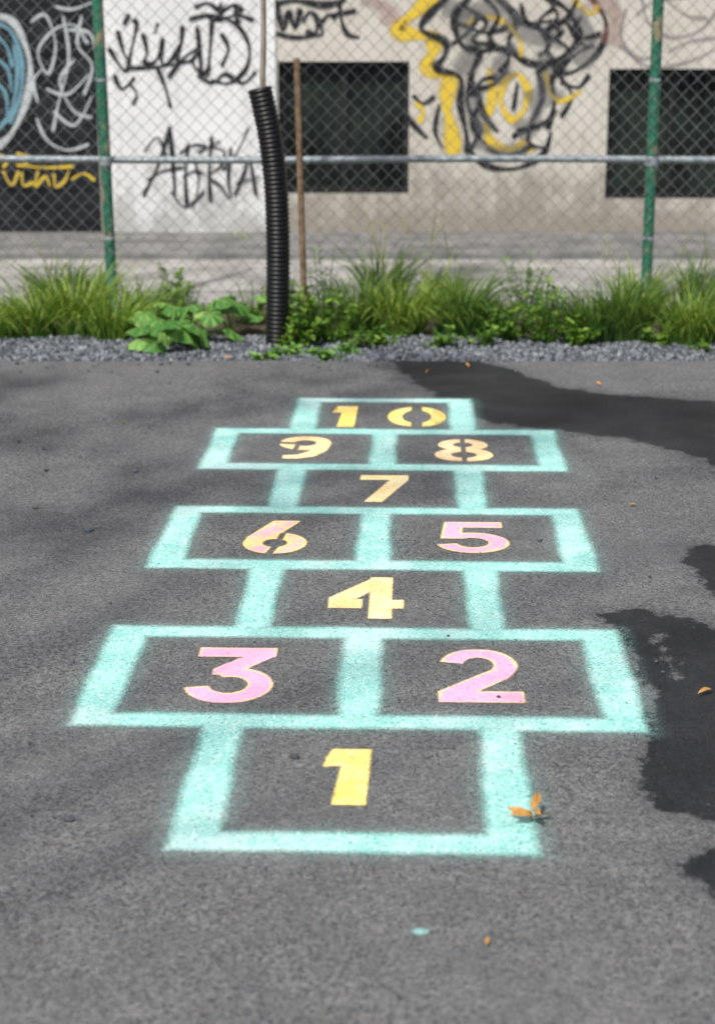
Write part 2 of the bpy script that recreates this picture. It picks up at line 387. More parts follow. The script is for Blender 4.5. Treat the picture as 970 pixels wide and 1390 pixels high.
peb=[(120,721,.013),(48,690,.010),(400,1030,.011),(92,1115,.011),(183,641,.010),(62,640,.008),(26,600,.007),(700,870,.004),(733,735,.007),(630,1060,.004),(360,1180,.004),(300,700,.004),(150,820,.005),(890,650,.006),(862,655,.005),(560,1000,.004),(250,1230,.004),(820,1180,.005),(100,900,.004),(40,1010,.005),(700,505,.009),(560,520,.008),(230,520,.008),(330,530,.007)]
for i in range(26): 
    peb.append((random.uniform(0,970),random.uniform(495,1000),random.uniform(.0025,.006)))
for i in range(20): peb.append((random.uniform(0,520),random.uniform(492,506),random.uniform(.006,.011)))
for i in range(30): peb.append((random.uniform(0,970),random.uniform(900,1380),random.uniform(.0015,.0035)))
for i,(px,py,r) in enumerate(peb):
    x,y=G(px,py); sh=ico*(1+rng.normal(0,.15,(12,1)))*np.array([1.2,1,.7])*r
    a=rng.uniform(0,6.28); c_,s_=math.cos(a),math.sin(a)
    V=sh@np.array([[c_,-s_,0],[s_,c_,0],[0,0,1]])+np.array([x,y,r*.5])
    mesh('pebble',V,icf,M_stone,attrs={'tone':np.full(12,rng.uniform(.0,.35))},label='small grey pebble lying on the asphalt',category='pebble',group='pebbles scattered on the asphalt')

# ---------------------------------------------------------------- leaves
def leafshape(L_,W_,curl=.2,n=5,heart=0.):
    V=[];Fc=[]
    for i in range(n+1):
        t=i/n; w=W_*max(0,math.sin(math.pi*min(1,(t*.94+.06))))**.75*(1-.35*t+heart*(1-t))
        x=t*L_
        z=curl*L_*(t-t*t)*1.0
        V+=[(x,-w/2,z+.18*w),(x,0,z),(x,w/2,z+.18*w)]
    for i in range(n):
        a=i*3; Fc+=[(a,a+1,a+4,a+3),(a+1,a+2,a+5,a+4)]
    return np.array(V),Fc
def place(V,pos,yawa,pitch,roll=0):
    cy_,sy=math.cos(yawa),math.sin(yawa); cp,sp=math.cos(pitch),math.sin(pitch); cr,sr=math.cos(roll),math.sin(roll)
    Rx=np.array([[1,0,0],[0,cr,-sr],[0,sr,cr]]); Ry=np.array([[cp,0,-sp],[0,1,0],[sp,0,cp]]); Rz=np.array([[cy_,-sy,0],[sy,cy_,0],[0,0,1]])
    return V@(Rz@Ry@Rx).T+np.array(pos)
def fallen(px,py,size,n=1,label='dry orange leaf fallen on the asphalt'):
    x,y=G(px,py); VV=[];FF=[];o=0
    yw=[.15,2.9,3.5,5.0,1.2]
    for k in range(n):
        V,f=leafshape(size*random.uniform(.75,1.15),size*random.uniform(.30,.42),.35)
        V=place(V,(x+random.uniform(-.12,.12)*size*(n>1),y+random.uniform(-.12,.12)*size*(n>1),.008+.006*k),random.uniform(0,6.28) if n==1 else yw[k],random.uniform(.05,.3),random.uniform(-.7,.7))
        V[:,2]=np.maximum(V[:,2],.008)
        VV+=list(V); FF+=[tuple(i+o for i in q) for q in f]; o+=len(V)
    mesh('fallen_leaf',VV,FF,M_dry,attrs={'tone':rng.random(len(VV))},smooth=True,label=label,category='leaf',group='dry leaves fallen on the asphalt')
fallen(722,1119,.058,5,'curled cluster of dry orange leaves beside the teal outline')
fallen(172,577,.05); fallen(578,508,.05); fallen(965,940,.05); fallen(815,524,.04); fallen(852,688,.025); fallen(302,488,.05); fallen(636,500,.04)
fallen(660,1288,.022); fallen(440,640,.02)
dx,dy=G(570,1266); dl=np.array([dx,dy])-O
def fdrip(Q):
    c=np.array([dl@ar,dl@ax]); q=(Q-c)/np.array([1.3,1.0]); return .007-np.hypot(q[:,0],q[:,1])
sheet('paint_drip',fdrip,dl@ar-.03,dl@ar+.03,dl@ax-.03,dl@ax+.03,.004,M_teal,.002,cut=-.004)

def grass(px,py,hgt,n,mat,lean=0.,spread=.10,label='clump of long arching grass at the fence foot',y=None,wmul=1.,floppy=1.):
    x,yy=G(px,py) if y is None else (P(px,300,y)[0],y)
    V=[];Fc=[];T=[]
    seg=6
    hv=rng.uniform(.80,1.15); tv=rng.normal(0,.12)
    for k in range(n):
        a=rng.uniform(0,6.283); r=spread*math.sqrt(rng.random())
        bx,by=x+r*math.cos(a)*1.1,yy+r*math.sin(a)
        Lh=hv*hgt*rng.uniform(.45,1.12); a2=a+rng.normal(0,.7); bend=rng.uniform(.2,1.25)*Lh*.75*floppy
        w=rng.uniform(.0026,.0066)*wmul
        wx,wy=-math.sin(a2)*w,math.cos(a2)*w
        if rng.random()<.6: wx,wy=w,0
        tone=np.clip(rng.normal(.46,.36)+tv,0,1); o=len(V)
        dxl=math.cos(a2)*bend+lean*Lh*rng.uniform(.3,1.1); dyl=math.sin(a2)*bend*.8
        droop=rng.uniform(0,.65)*Lh*floppy
        for i in range(seg+1):
            t=i/seg; cx=bx+dxl*t**1.8; cy=by+dyl*t**1.8; cz=Lh*t*(1-.12*t)-droop*t**3
            k_=(1-t**2)*1.0+.04
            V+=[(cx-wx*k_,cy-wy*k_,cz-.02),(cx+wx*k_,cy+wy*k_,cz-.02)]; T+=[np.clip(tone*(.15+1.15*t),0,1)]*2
        for i in range(seg):
            b=o+2*i; Fc.append((b,b+1,b+3,b+2))
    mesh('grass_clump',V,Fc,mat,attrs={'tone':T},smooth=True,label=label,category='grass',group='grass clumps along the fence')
def seedstems(px,py,hgt,n):
    x,yy=G(px,py); VV=[];FF=[];T=[]
    for s in range(n):
        a=rng.uniform(0,6.283); hh=hgt*rng.uniform(.75,1.1); bx=x+rng.uniform(-.12,.12); by=yy+rng.uniform(-.1,.1); R_=hh*rng.uniform(.1,.45)
        pts=[(bx+R_*math.cos(a)*t*t,by+R_*math.sin(a)*t*t*.6,hh*t-.02) for t in np.linspace(0,1,6)]
        v,f=tube(pts,[.0016,.0015,.0014,.0012,.0035,.0008],4,False); o=len(VV)
        VV+=[tuple(p) for p in v]; FF+=[tuple(i+o for i in q) for q in f]; T+=[rng.random()]*len(v)
        for q in range(14):
            t=rng.uniform(.72,1.0); p=(bx+R_*math.cos(a)*t*t,by+R_*math.sin(a)*t*t*.6,hh*t-.02)
            V,f=leafshape(.022,.005,.1,2); V=place(V,p,rng.uniform(0,6.28),rng.uniform(.2,1.2),0); o=len(VV)
            VV+=list(V); FF+=[tuple(i+o for i in qq) for qq in f]; T+=[rng.random()]*len(V)
    mesh('seed_grass',VV,FF,M_straw,attrs={'tone':T},label='wispy pale grass seed stems rising above the clumps',category='grass',group='grass seed stems along the fence')
def weed(px,py,hgt,n,width,mat=M_weed,ls=.035,label='leafy green weed growing by the fence'):
    x,yy=G(px,py); VV=[];FF=[];T=[]
    ns=max(6,int(n/16)); 
    for s in range(ns):
        a=rng.uniform(0,6.283); R_=width*rng.random()**.6; hh=hgt*rng.uniform(.4,1.15)*(1-.35*R_/width)
        bx,by=x+.3*R_*math.cos(a),yy+.3*R_*math.sin(a); ex,ey=x+R_*math.cos(a),yy+R_*.8*math.sin(a)
        pts=[(bx+(ex-bx)*t**1.3,by+(ey-by)*t**1.3,hh*t-.02) for t in np.linspace(0,1,5)]
        v,f=tube(pts,[.0035,.003,.0025,.002,.001],4,False); o=len(VV)
        VV+=[tuple(p) for p in v]; FF+=[tuple(i+o for i in q) for q in f]; T+=[.25]*len(v)
        st_t=rng.normal(0,.15)
        for k in range(16):
            t=rng.uniform(.15,1); j=t*4; i0=min(int(j),3); fr=j-i0
            p=np.array(pts[i0])*(1-fr)+np.array(pts[i0+1])*fr
            l=ls*rng.uniform(.5,1.5); V,f=leafshape(l,l*.62,.15,3)
            V=place(V,p,rng.uniform(0,6.28),rng.uniform(-.5,.6),rng.uniform(-.5,.5)); o=len(VV)
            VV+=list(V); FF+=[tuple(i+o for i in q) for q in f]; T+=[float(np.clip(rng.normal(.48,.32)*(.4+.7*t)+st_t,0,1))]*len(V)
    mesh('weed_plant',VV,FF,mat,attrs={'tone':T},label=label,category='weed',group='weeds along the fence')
def broad(px,py,n,size,width,hgt=.16):
    x,yy=G(px,py); VV=[];FF=[];T=[]
    for k in range(n):
        a=2*math.pi*k/n+rng.uniform(-.3,.3); R_=width*rng.uniform(.35,1); hh=hgt*rng.uniform(.4,1.3)
        ex,ey=x+R_*math.cos(a),yy+R_*.8*math.sin(a)
        pts=[(x+(ex-x)*t,yy+(ey-yy)*t,hh*t**.7-.02) for t in np.linspace(0,1,4)]
        v,f=tube(pts,.004,5,False); o=len(VV); VV+=[tuple(p) for p in v]; FF+=[tuple(i+o for i in q) for q in f]; T+=[.7]*len(v)
        l=size*rng.uniform(.6,1.2); m_=28; rings=4; LV=[(0,0,0)]; LT=[.9]
        phs=rng.uniform(0,6); base=float(np.clip(rng.normal(.45,.32),0,1))
        for r_ in range(1,rings+1):
            q=r_/rings
            for j in range(m_):
                an=-math.pi+2*math.pi*(j+.5)/m_
                rad=l*.5*(1+.25*math.cos(an))*(1-.6*math.exp(-((abs(an)-math.pi)/.35)**2))*(1+.09*math.cos(an*7))*q
                z=-.20*l*q*q+.06*l*q*math.sin(an*4+phs)+ .045*l*math.cos(an*7)*q
                LV.append((l*.18+rad*math.cos(an),rad*math.sin(an),z)); LT.append(np.clip(base+.35*math.cos(an*7)-.1,0,1))
        LF=[(0,1+j,1+(j+1)%m_) for j in range(m_)]
        for r_ in range(rings-1):
            for j in range(m_):
                a0=1+r_*m_+j; a1=1+r_*m_+(j+1)%m_; LF.append((a0,a0+m_,a1+m_,a1))
        tl=rng.uniform(-.7,.2)
        LV=place(np.array(LV),(ex,ey,hh-.02),a,tl,rng.uniform(-.4,.4)); o=len(VV)
        LV[:,2]=np.maximum(LV[:,2],.004)
        VV+=list(LV); FF+=[tuple(i+o for i in q) for q in LF]; T+=LT
    mesh('broadleaf_plant',VV,FF,M_broad,attrs={'tone':T},smooth=True,label='broad-leaved plant with big light green lobed leaves on gravel',category='plant',group='broad-leaved plants by the gravel')

for px,py,h,n,m_,le,fl in [(-70,450,.42,300,M_grassA,.1,1),(-2,454,.32,260,M_grassA,.05,1.2),(46,452,.42,340,M_grassA,-.15,1.1),(104,450,.46,380,M_grassA,.1,.9),(156,456,.34,260,M_grassA,.25,1.2),(70,415,.36,180,M_grassB,0,1),(126,410,.38,180,M_grassB,.2,.8),(196,430,.30,160,M_grassB,.2,1),
    (492,446,.46,320,M_grassB,.05,.9),(545,450,.48,400,M_grassA,.25,1.0),(520,412,.46,220,M_grassB,.2,.8),(624,450,.44,360,M_grassB,.3,1.0),(598,420,.40,200,M_grassA,.3,.9),(655,442,.24,120,M_grassB,.4,1.2),
    (806,460,.36,280,M_grassB,-.15,.9),(850,458,.44,360,M_grassB,.15,.9),(935,463,.44,400,M_grassA,.1,1.0),(985,458,.36,300,M_grassB,0,1.1),(866,418,.38,200,M_grassA,.2,.8),(950,415,.40,200,M_grassB,.2,.8),(1050,450,.42,320,M_grassB,.1,1)]:
    grass(px,py,h,n,m_,le,floppy=fl)
for px,py,h,n in [(520,430,.58,4),(590,430,.52,4),(850,430,.50,3),(935,435,.52,3),(90,430,.46,3)]: seedstems(px,py,h,n)
for px,py,h,n,w in [(392,440,.34,420,.16),(425,460,.32,420,.17),(455,462,.26,300,.15),(440,430,.40,300,.16),(405,468,.20,240,.14),(482,468,.12,140,.14),(690,458,.26,380,.20),(735,462,.34,460,.18),(768,450,.28,300,.16),(778,466,.18,220,.12),(655,465,.14,160,.12),(250,430,.22,220,.22),(345,432,.26,240,.14),(520,466,.12,160,.14),(600,466,.12,120,.12),(890,464,.16,200,.12),(712,415,.34,200,.20),(230,410,.24,160,.2),(960,472,.06,70,.10)]:
    weed(px,py,h,n,w,ls=rng.uniform(.024,.044))
for px,py,n,s,w in [(228,470,9,.165,.17),(270,460,8,.15,.15),(312,446,7,.13,.12),(345,432,6,.12,.10),(205,458,6,.12,.11)]:
    broad(px,py,n,s,w,.15)
for px,py in [(380,480),(408,478),(470,476),(356,486),(440,486)]:
    weed(px,py,.06,90,.11,M_broad,.035,'low green seedlings at the asphalt edge')
grass(165,330,.08,90,M_grassA,0,.12,'small grass tuft at the foot of the wall'); grass(325,328,.12,110,M_grassA,0,.10,'small grass tuft at the foot of the wall')

# ---------------------------------------------------------------- fence
fx=[P(143,217,Y_FENCE)[0],P(884,215,Y_FENCE)[0]]; gap=fx[1]-fx[0]
fence=empty('chain_link_fence',(0,Y_FENCE,0),label='galvanised chain link fence with flaking green posts behind grass',category='fence')
ZT=2.05
for i,x in enumerate([fx[0]-gap,fx[0],fx[1],fx[1]+gap]):
    lean=.014 if i==1 else 0
    mesh('post',*tube([(x+lean*(.8-z),Y_FENCE,z) for z in np.linspace(-.03,ZT+.06,8)]+[(x+lean*(.8-ZT),Y_FENCE,ZT+.06+.01*k) for k in (1,2,3)],[.029]*8+[.027,.020,.008],16),M_post,parent=fence,smooth=True)
    zr=P(143,219,Y_FENCE)[1]
    mesh('clamp',*tube([(x,Y_FENCE,zr+s_) for s_ in (-.026,-.020,.020,.026)],[.031,.035,.035,.031],16),M_galv,parent=fence)
    for s_ in (-.4,.42,.85):
        mesh('clamp',*tube([(x+lean*(.8-zr-s_),Y_FENCE,zr+s_+d) for d in (-.008,.008)],[.0315,.0315],16),M_galv,parent=fence)
zr=P(500,217,Y_FENCE)[1]
xL,xR=fx[0]-gap,fx[1]+gap
def rail(z,r=.019):
    pts=[(x,Y_FENCE+.045,z+.004*math.sin(x*2.1)) for x in np.linspace(xL,xR,30)]
    mesh('rail',*tube(pts,r,14),M_galv,parent=fence,smooth=True)
rail(zr); rail(ZT+.03)
w_=.080; hh_=.041; wr=.0020
xw=np.arange(xL,xR,w_/2); zz=np.arange(.02,ZT,hh_)
V=[];Fc=[]
off=[(1,0),(-.5,.87),(-.5,-.87)]
for k,x0 in enumerate(xw):
    o=len(V)
    for j,z in enumerate(zz):
        side=(j+k)%2
        x=x0+(w_/4 if side else -w_/4)*1.04+.0015*math.sin(z*9+k*.3)+.012*math.sin(z*1.3+x0*.6)
        y=Y_FENCE-.034+(.003 if side else -.003)+.01*math.sin(x0*1.7+z*2)
        for a,b in off: V.append((x+a*wr*1.25,y+b*wr,z))
    for j in range(len(zz)-1):
        for q in range(3):
            q2=(q+1)%3; Fc.append((o+3*j+q,o+3*j+q2,o+3*j+3+q2,o+3*j+3+q))
mesh('wire_mesh',V,Fc,M_wire,parent=fence,smooth=True)

# ---------------------------------------------------------------- sapling in its corrugated guard, stake
ctrl=[(376,468),(377,400),(377,320),(374,250),(367,190),(358,145),(352,119)]
pp=[]
for px,py in ctrl:
    x,z=P(px,py,Y_PIPE); pp.append((x,Y_PIPE,z))
pp[0]=(pp[0][0],Y_PIPE,-.03)
path=crom(pp,50); 
seg=[0]
for a,b in zip(path[:-1],path[1:]): seg.append(seg[-1]+(b-a).length)
tot=seg[-1]; NS=int(tot/.0045)
res=[]
for i in range(NS+1):
    s_=tot*i/NS; j=int(np.searchsorted(seg,s_)); j=min(max(j,1),len(path)-1); f_=(s_-seg[j-1])/max(seg[j]-seg[j-1],1e-9)
    res.append(path[j-1].lerp(path[j],min(max(f_,0),1)))
rad=[.0560+.0030*math.tanh(2.2*math.sin(2*math.pi*(tot*i/NS)/.0215)) for i in range(NS+1)]
v1,f1=tube(res,rad,28,False)
inner=list(reversed(res[-60:])); v2,f2=tube(inner,.049,28,False)
V,Fc=join([(v1,f1),(v2,f2)])
n1=len(v1); 
last=list(range(n1-28,n1)); first=list(range(n1,n1+28))
mp=[min(first,key=lambda q:(V[q]-V[l]).length) for l in last]
for k in range(28): Fc.append((last[k],last[(k+1)%28],mp[(k+1)%28],mp[k]))
mesh('tree_guard',V,Fc,M_pipe,smooth=True,label='black corrugated plastic pipe sleeve curving around a sapling trunk',category='tree guard')

tree=empty('sapling_tree',(pp[0][0],Y_PIPE,0),label='thin grey sapling growing out of a black pipe sleeve',category='tree')
tp=[tuple(p) for p in res[::20]][:-1]
tx=P(357,60,Y_PIPE)[0]
topz=res[-1].z
tp+=[(tx-.004,Y_PIPE,topz+.03),(tx,Y_PIPE,topz+.15),(tx+.003,Y_PIPE,topz+.4),(tx-.01,Y_PIPE,2.1),(tx+.02,Y_PIPE,2.6),(tx,Y_PIPE,3.1),(tx+.03,Y_PIPE,3.7)]
nr=len(tp); r_=[.014-.007*max(0,(p[2]-1.2))/2.5 for p in tp]
trparts=[tube(crom(tp,3),list(np.interp(np.linspace(0,1,(nr-1)*3+1),np.linspace(0,1,nr),r_)),10)]
def leafcloud(centres,n,sig,ls):
    LV=[];LF=[];LT=[]
    for c0 in centres:
        for q in range(n):
            c=np.array(c0)+rng.normal(0,sig,3)
            V,f=leafshape(ls*rng.uniform(.7,1.2),ls*.6,.15,2); V=place(V,c,rng.uniform(0,6.28),rng.uniform(-.8,.4),rng.uniform(-.6,.6)); o=len(LV)
            LV+=list(V); LF+=[tuple(i+o for i in qq) for qq in f]; LT+=[rng.random()]*len(V)
    return LV,LF,LT
cen=[]
for k in range(16):
    z0=rng.uniform(2.1,3.5); a=rng.uniform(0,6.28); l=rng.uniform(.35,.9)*(1-.15*(z0-2.1))
    b=[(tx+l*t*math.cos(a),Y_PIPE+l*t*math.sin(a),z0+.6*l*t) for t in np.linspace(0,1,5)]
    trparts.append(tube(b,[.008,.006,.005,.003,.002],6))
    cen+=[b[1],b[2],b[3],b[4]]
mesh('trunk',*join(trparts),M_bark,parent=tree,smooth=True)
LV,LF,LT=leafcloud(cen,10,.07,.08)
mesh('crown',LV,LF,M_weed,parent=tree,attrs={'tone':LT})

# big tree behind the playground that throws the soft dappled light
EL=52; AZ=205
sunh=Vector((math.sin(math.radians(AZ)),math.cos(math.radians(AZ)),0)); kk=1/math.tan(math.radians(EL))
def above(x,y,z): return (x+sunh.x*kk*z, y+sunh.y*kk*z, z)
bt=empty('shade_tree',(-4.6,-2.6,0),label='large leafy tree casting dappled shade across the asphalt',category='tree')
base=np.array((-4.6,-2.6,0)); fork=np.array((-4.2,-2.2,3.2))
tps=[tube([base+(0,0,-.03),base+(.1,.1,1.2),base+(.2,.2,2.2),fork],[.20,.15,.12,.10],12)]
cen=[]
targets=[above(x,y,rng.uniform(4.0,5.4)) for x,y in [(-.4,5.9),(.4,6.3),(1.6,5.9),(1.7,6.8),(.9,7.0),(-.3,7.0),(-1.3,6.5),(-1.0,5.6),(-1.8,7.3),(2.4,5.6),(2.6,6.8),(.3,7.7),(-2.2,6.1),(-1.7,5.2)]]
for t in targets:
    t=np.array(t); m1=fork*.6+t*.4+np.array((0,0,.9)); 
    tps.append(tube([fork,m1,fork*.2+t*.8+np.array((0,0,.5)),t],[.022,.016,.011,.006],7))
    for q in range(5): cen.append(t+rng.normal(0,.22,3)*np.array((1,1,.5)))
mesh('trunk',*join(tps),M_trunk,parent=bt,smooth=True)
LV,LF,LT=leafcloud(cen,20,.11,.12)
mesh('crown',LV,LF,M_weed,parent=bt,attrs={'tone':LT})

ys_=9.12; a=P(402.5,78,ys_); b=P(412,385,ys_)
dxs=(b[0]-a[0])/(b[1]-a[1])
zt=a[1]; pts=[(a[0]+(z-zt)*dxs,ys_,z) for z in list(np.linspace(-.03,zt-.012,10))+[zt-.004,zt]]
mesh('rusty_stake',*tube(pts,[.0165]*10+[.015,.008],12),M_rust,smooth=True,label='rusty brown steel stake standing beside the sapling',category='stake')

# ---------------------------------------------------------------- building
bld=empty('graffiti_building',(0,Y_WALL,0),label='beige and white concrete building covered in graffiti behind fence',category='building')
def wx(px): return P(px,170,Y_WALL)[0]
def wz(py): return P(485,py,Y_WALL)[1]
XW0,XW1,ZB,ZH=-9.,9.,-.03,5.0
win=[(wx(378),wx(555),wz(263),wz(83)),(wx(824),wx(1000),wz(270),wz(93))]
door=(wx(-190),wx(133),ZB,wz(-90))
holes=win+[door]
xsb=sorted({XW0,XW1,*[h[0] for h in holes],*[h[1] for h in holes]}); zsb=sorted({ZB,ZH,*[h[2] for h in holes],*[h[3] for h in holes]})
V=[];Fc=[]
def quad(a,b,c,d):
    o=len(V); V.extend([a,b,c,d]); Fc.append((o,o+1,o+2,o+3))
for i in range(len(xsb)-1):
    for j in range(len(zsb)-1):
        xc=(xsb[i]+xsb[i+1])/2; zc=(zsb[j]+zsb[j+1])/2
        if any(h[0]<xc<h[1] and h[2]<zc<h[3] for h in holes): continue
        quad((xsb[i],Y_WALL,zsb[j]),(xsb[i+1],Y_WALL,zsb[j]),(xsb[i+1],Y_WALL,zsb[j+1]),(xsb[i],Y_WALL,zsb[j+1]))
D=.16
for x0,x1,z0,z1 in holes:
    y0,y1=Y_WALL,Y_WALL+D
    quad((x0,y0,z0),(x0,y0,z1),(x0,y1,z1),(x0,y1,z0)); quad((x1,y0,z0),(x1,y1,z0),(x1,y1,z1),(x1,y0,z1))
    quad((x0,y0,z1),(x1,y0,z1),(x1,y1,z1),(x0,y1,z1)); quad((x0,y0,z0),(x0,y1,z0),(x1,y1,z0),(x1,y0,z0))
quad((XW0,Y_WALL,ZB),(XW0,Y_WALL+5,ZB),(XW0,Y_WALL+5,ZH),(XW0,Y_WALL,ZH)); quad((XW1,Y_WALL,ZB),(XW1,Y_WALL,ZH),(XW1,Y_WALL+5,ZH),(XW1,Y_WALL+5,ZB))
quad((XW0,Y_WALL,ZH),(XW1,Y_WALL,ZH),(XW1,Y_WALL+5,ZH),(XW0,Y_WALL+5,ZH)); quad((XW0,Y_WALL+5,ZB),(XW0,Y_WALL+5,ZH),(XW1,Y_WALL+5,ZH),(XW1,Y_WALL+5,ZB))
mesh('wall',V,Fc,M_wall,parent=bld,label='beige stained concrete wall')
v,f=box(wx(141),wx(375),Y_WALL-.02,Y_WALL-.001,.03,4.6)
wp=mesh('painted_panel',v,f,M_white,parent=bld,label='whitewashed wall panel with black tags')
def window(x0,x1,z0,z1,name='window'):
    e=empty(name,((x0+x1)/2,Y_WALL+.1,z0)); e.parent=bld; e.matrix_parent_inverse=bld.matrix_basis.inverted()
    fw=.04; y0,y1=Y_WALL+.06,Y_WALL+.12
    xm=(x0+x1)/2
    ps=[box(x0+.001,x0+fw,y0,y1,z0+.001,z1-.001),box(x1-fw,x1-.001,y0,y1,z0+.001,z1-.001),box(x0+fw,x1-fw,y0,y1,z1-fw,z1-.001),box(x0+fw,x1-fw,y0,y1,z0+.001,z0+fw),box(xm-.018,xm+.018,y0+.005,y1,z0+fw,z1-fw)]
    bars=[box(x,x+.006,Y_WALL+.03,Y_WALL+.036,z0,z1) for x in np.arange(x0+.05,x1-.03,.07)]
    for nm,msh,mt in (('frame',join(ps),M_frame),('bars',join(bars),M_frame),('pane',([(x0,y1-.01,z0),(x1,y1-.01,z0),(x1,y1-.01,z1),(x0,y1-.01,z1)],[(0,1,2,3)]),M_glass)):
        o=mesh(nm,*msh,mt); o.parent=e; o.matrix_parent_inverse=e.matrix_basis.inverted()
for w in win: window(*w)
x0,x1,z0,z1=door
sl=[]; nz=int((z1-z0)/.11)
for k in range(nz):
    a=z0+k*(z1-z0)/nz; sl.append(box(x0+.001,x1-.001,Y_WALL+.05,Y_WALL+.10,a+.001,a+(z1-z0)/nz-.006))
sl.append(box(x0+.001,x1-.001,Y_WALL+.07,Y_WALL+.12,z0,z1-.002))
mesh('shutter_door',*join(sl),M_dark,parent=bld,label='black painted shutter door covered in pale graffiti')

gcount=[0]
def graffiti(strokes,mat,width,plane,label,k=1.):
    V=[];Fc=[];T=[]
    for st_ in strokes:
        wd=width
        if isinstance(st_,tuple): wd,st_=st_
        y=plane-.0015-.0004*gcount[0]; gcount[0]=(gcount[0]+1)%28
        pts=crom([(P(px,py,Y_WALL)[0],y,P(px,py,Y_WALL)[1]) for px,py in st_],7)
        o=len(V); hw=k*wd/194/2*1.5; N=len(pts)
        for i,p in enumerate(pts):
            t=(pts[min(i+1,N-1)]-pts[max(i-1,0)]); t.normalize(); nrm=Vector((-t.z,0,t.x))
            e=.35 if i in(0,N-1) else 1
            h2=hw*(.85+.28*math.sin(i*.45+wd*3))
            V+=[tuple(p-nrm*h2),tuple(p),tuple(p+nrm*h2)]; T+=[0,e,0]
        for i in range(N-1):
            b=o+3*i; Fc+=[(b,b+1,b+4,b+3),(b+1,b+2,b+5,b+4)]
    mesh('graffiti',V,Fc,mat,parent=bld,attrs={'rim':T},label=label)
WP=Y_WALL-.02; WW=Y_WALL; WD=Y_WALL+.05
graffiti([
 [(148,64),(160,84),(172,96),(178,70),(186,34),(180,26)],[(160,40),(168,70),(176,84)],[(194,44),(200,70),(196,84),(212,82),(222,50)],[(221,52),(220,84),(232,82),(246,58)],[(248,34),(246,60),(240,84)],[(176,92),(216,90),(262,82)],
 [(228,106),(250,78),(270,66),(262,84),(276,100),(286,88)],[(268,34),(274,100)],[(288,24),(286,60),(282,104)],[(256,26),(290,20),(322,34),(338,62),(334,92),(312,112),(286,108)],
 [(268,100),(288,112),(306,100),(330,112),(348,96)],[(155,100),(166,120),(184,104)],[(300,44),(310,66),(300,90)],[(214,92),(224,116),(232,146)],[(176,18),(168,34)],
],M_black,6.5,WP,'black looping tag',.95)
graffiti([
 (7,[(194,266),(214,226),(232,170)]),(8,[(230,170),(234,208),(238,264)]),(5,[(200,244),(220,232),(250,226)]),
 (7,[(256,194),(252,236),(254,280)]),(5,[(244,208),(262,196),(280,198)]),(5,[(248,240),(262,232),(276,234)]),(5,[(232,258),(252,280),(278,258)]),
 (7,[(288,184),(284,230),(286,274)]),(5,[(268,206),(300,190)]),(5,[(284,198),(304,204),(300,224),(284,238),(300,252),(312,270)]),
 (6,[(314,198),(310,240),(314,268)]),
 (6,[(318,266),(332,232),(338,212),(348,266)]),(5,[(320,248),(354,238)]),(5,[(338,172),(322,206),(302,232)]),[(196,206),(214,186),(226,212)],(4,[(262,212),(270,244),(262,284)])
],M_black,5,WP,'spiky black letter tag reading like AERIA',.8)
for s_ in ([(176,112),(186,128),(180,142)],[(215,30),(210,46)]): graffiti([s_],M_black,5,WP,'small black mark')
graffiti([
 (7,[(264,10),(282,4),(300,14),(318,6),(330,16)]),(6,[(276,18),(296,26),(322,20),(345,28)]),(6,[(300,2),(300,30)]),(6,[(318,4),(324,34)])
],M_black,6,WP,'heavy black scrawl above the whitewashed panel')
graffiti([
 (8,[(372,-2),(378,20),(384,40),(392,16),(400,38),(408,10)]),(7,[(410,30),(420,16),(430,26),(428,44),(414,42)]),(7,[(432,24),(438,44)]),(7,[(436,30),(446,20),(456,24)]),(7,[(460,0),(464,30),(472,46),(488,50)]),(6,[(448,20),(484,14)]),
 (6,[(366,42),(400,50),(440,46)]),(9,[(368,6),(400,0),(440,6),(470,-2)])
],M_black,6,WW,'black lettered tag above the window')
for s_ in ((30,[(622,20),(640,60),(626,100)]),(28,[(650,110),(642,150),(662,180)]),(34,[(690,20),(724,50),(760,44)]),(30,[(744,70),(736,110),(752,140)]),(26,[(700,60),(676,84),(690,110)]),(26,[(780,10),(800,50),(786,90)]),(20,[(640,190),(680,206),(716,200)]),(30,[(600,6),(640,14),(690,2)]),(26,[(720,120),(726,160),(700,180)])):
    graffiti([s_],M_grey,30,WW,'grey sprayed patch of a bubble-letter piece')
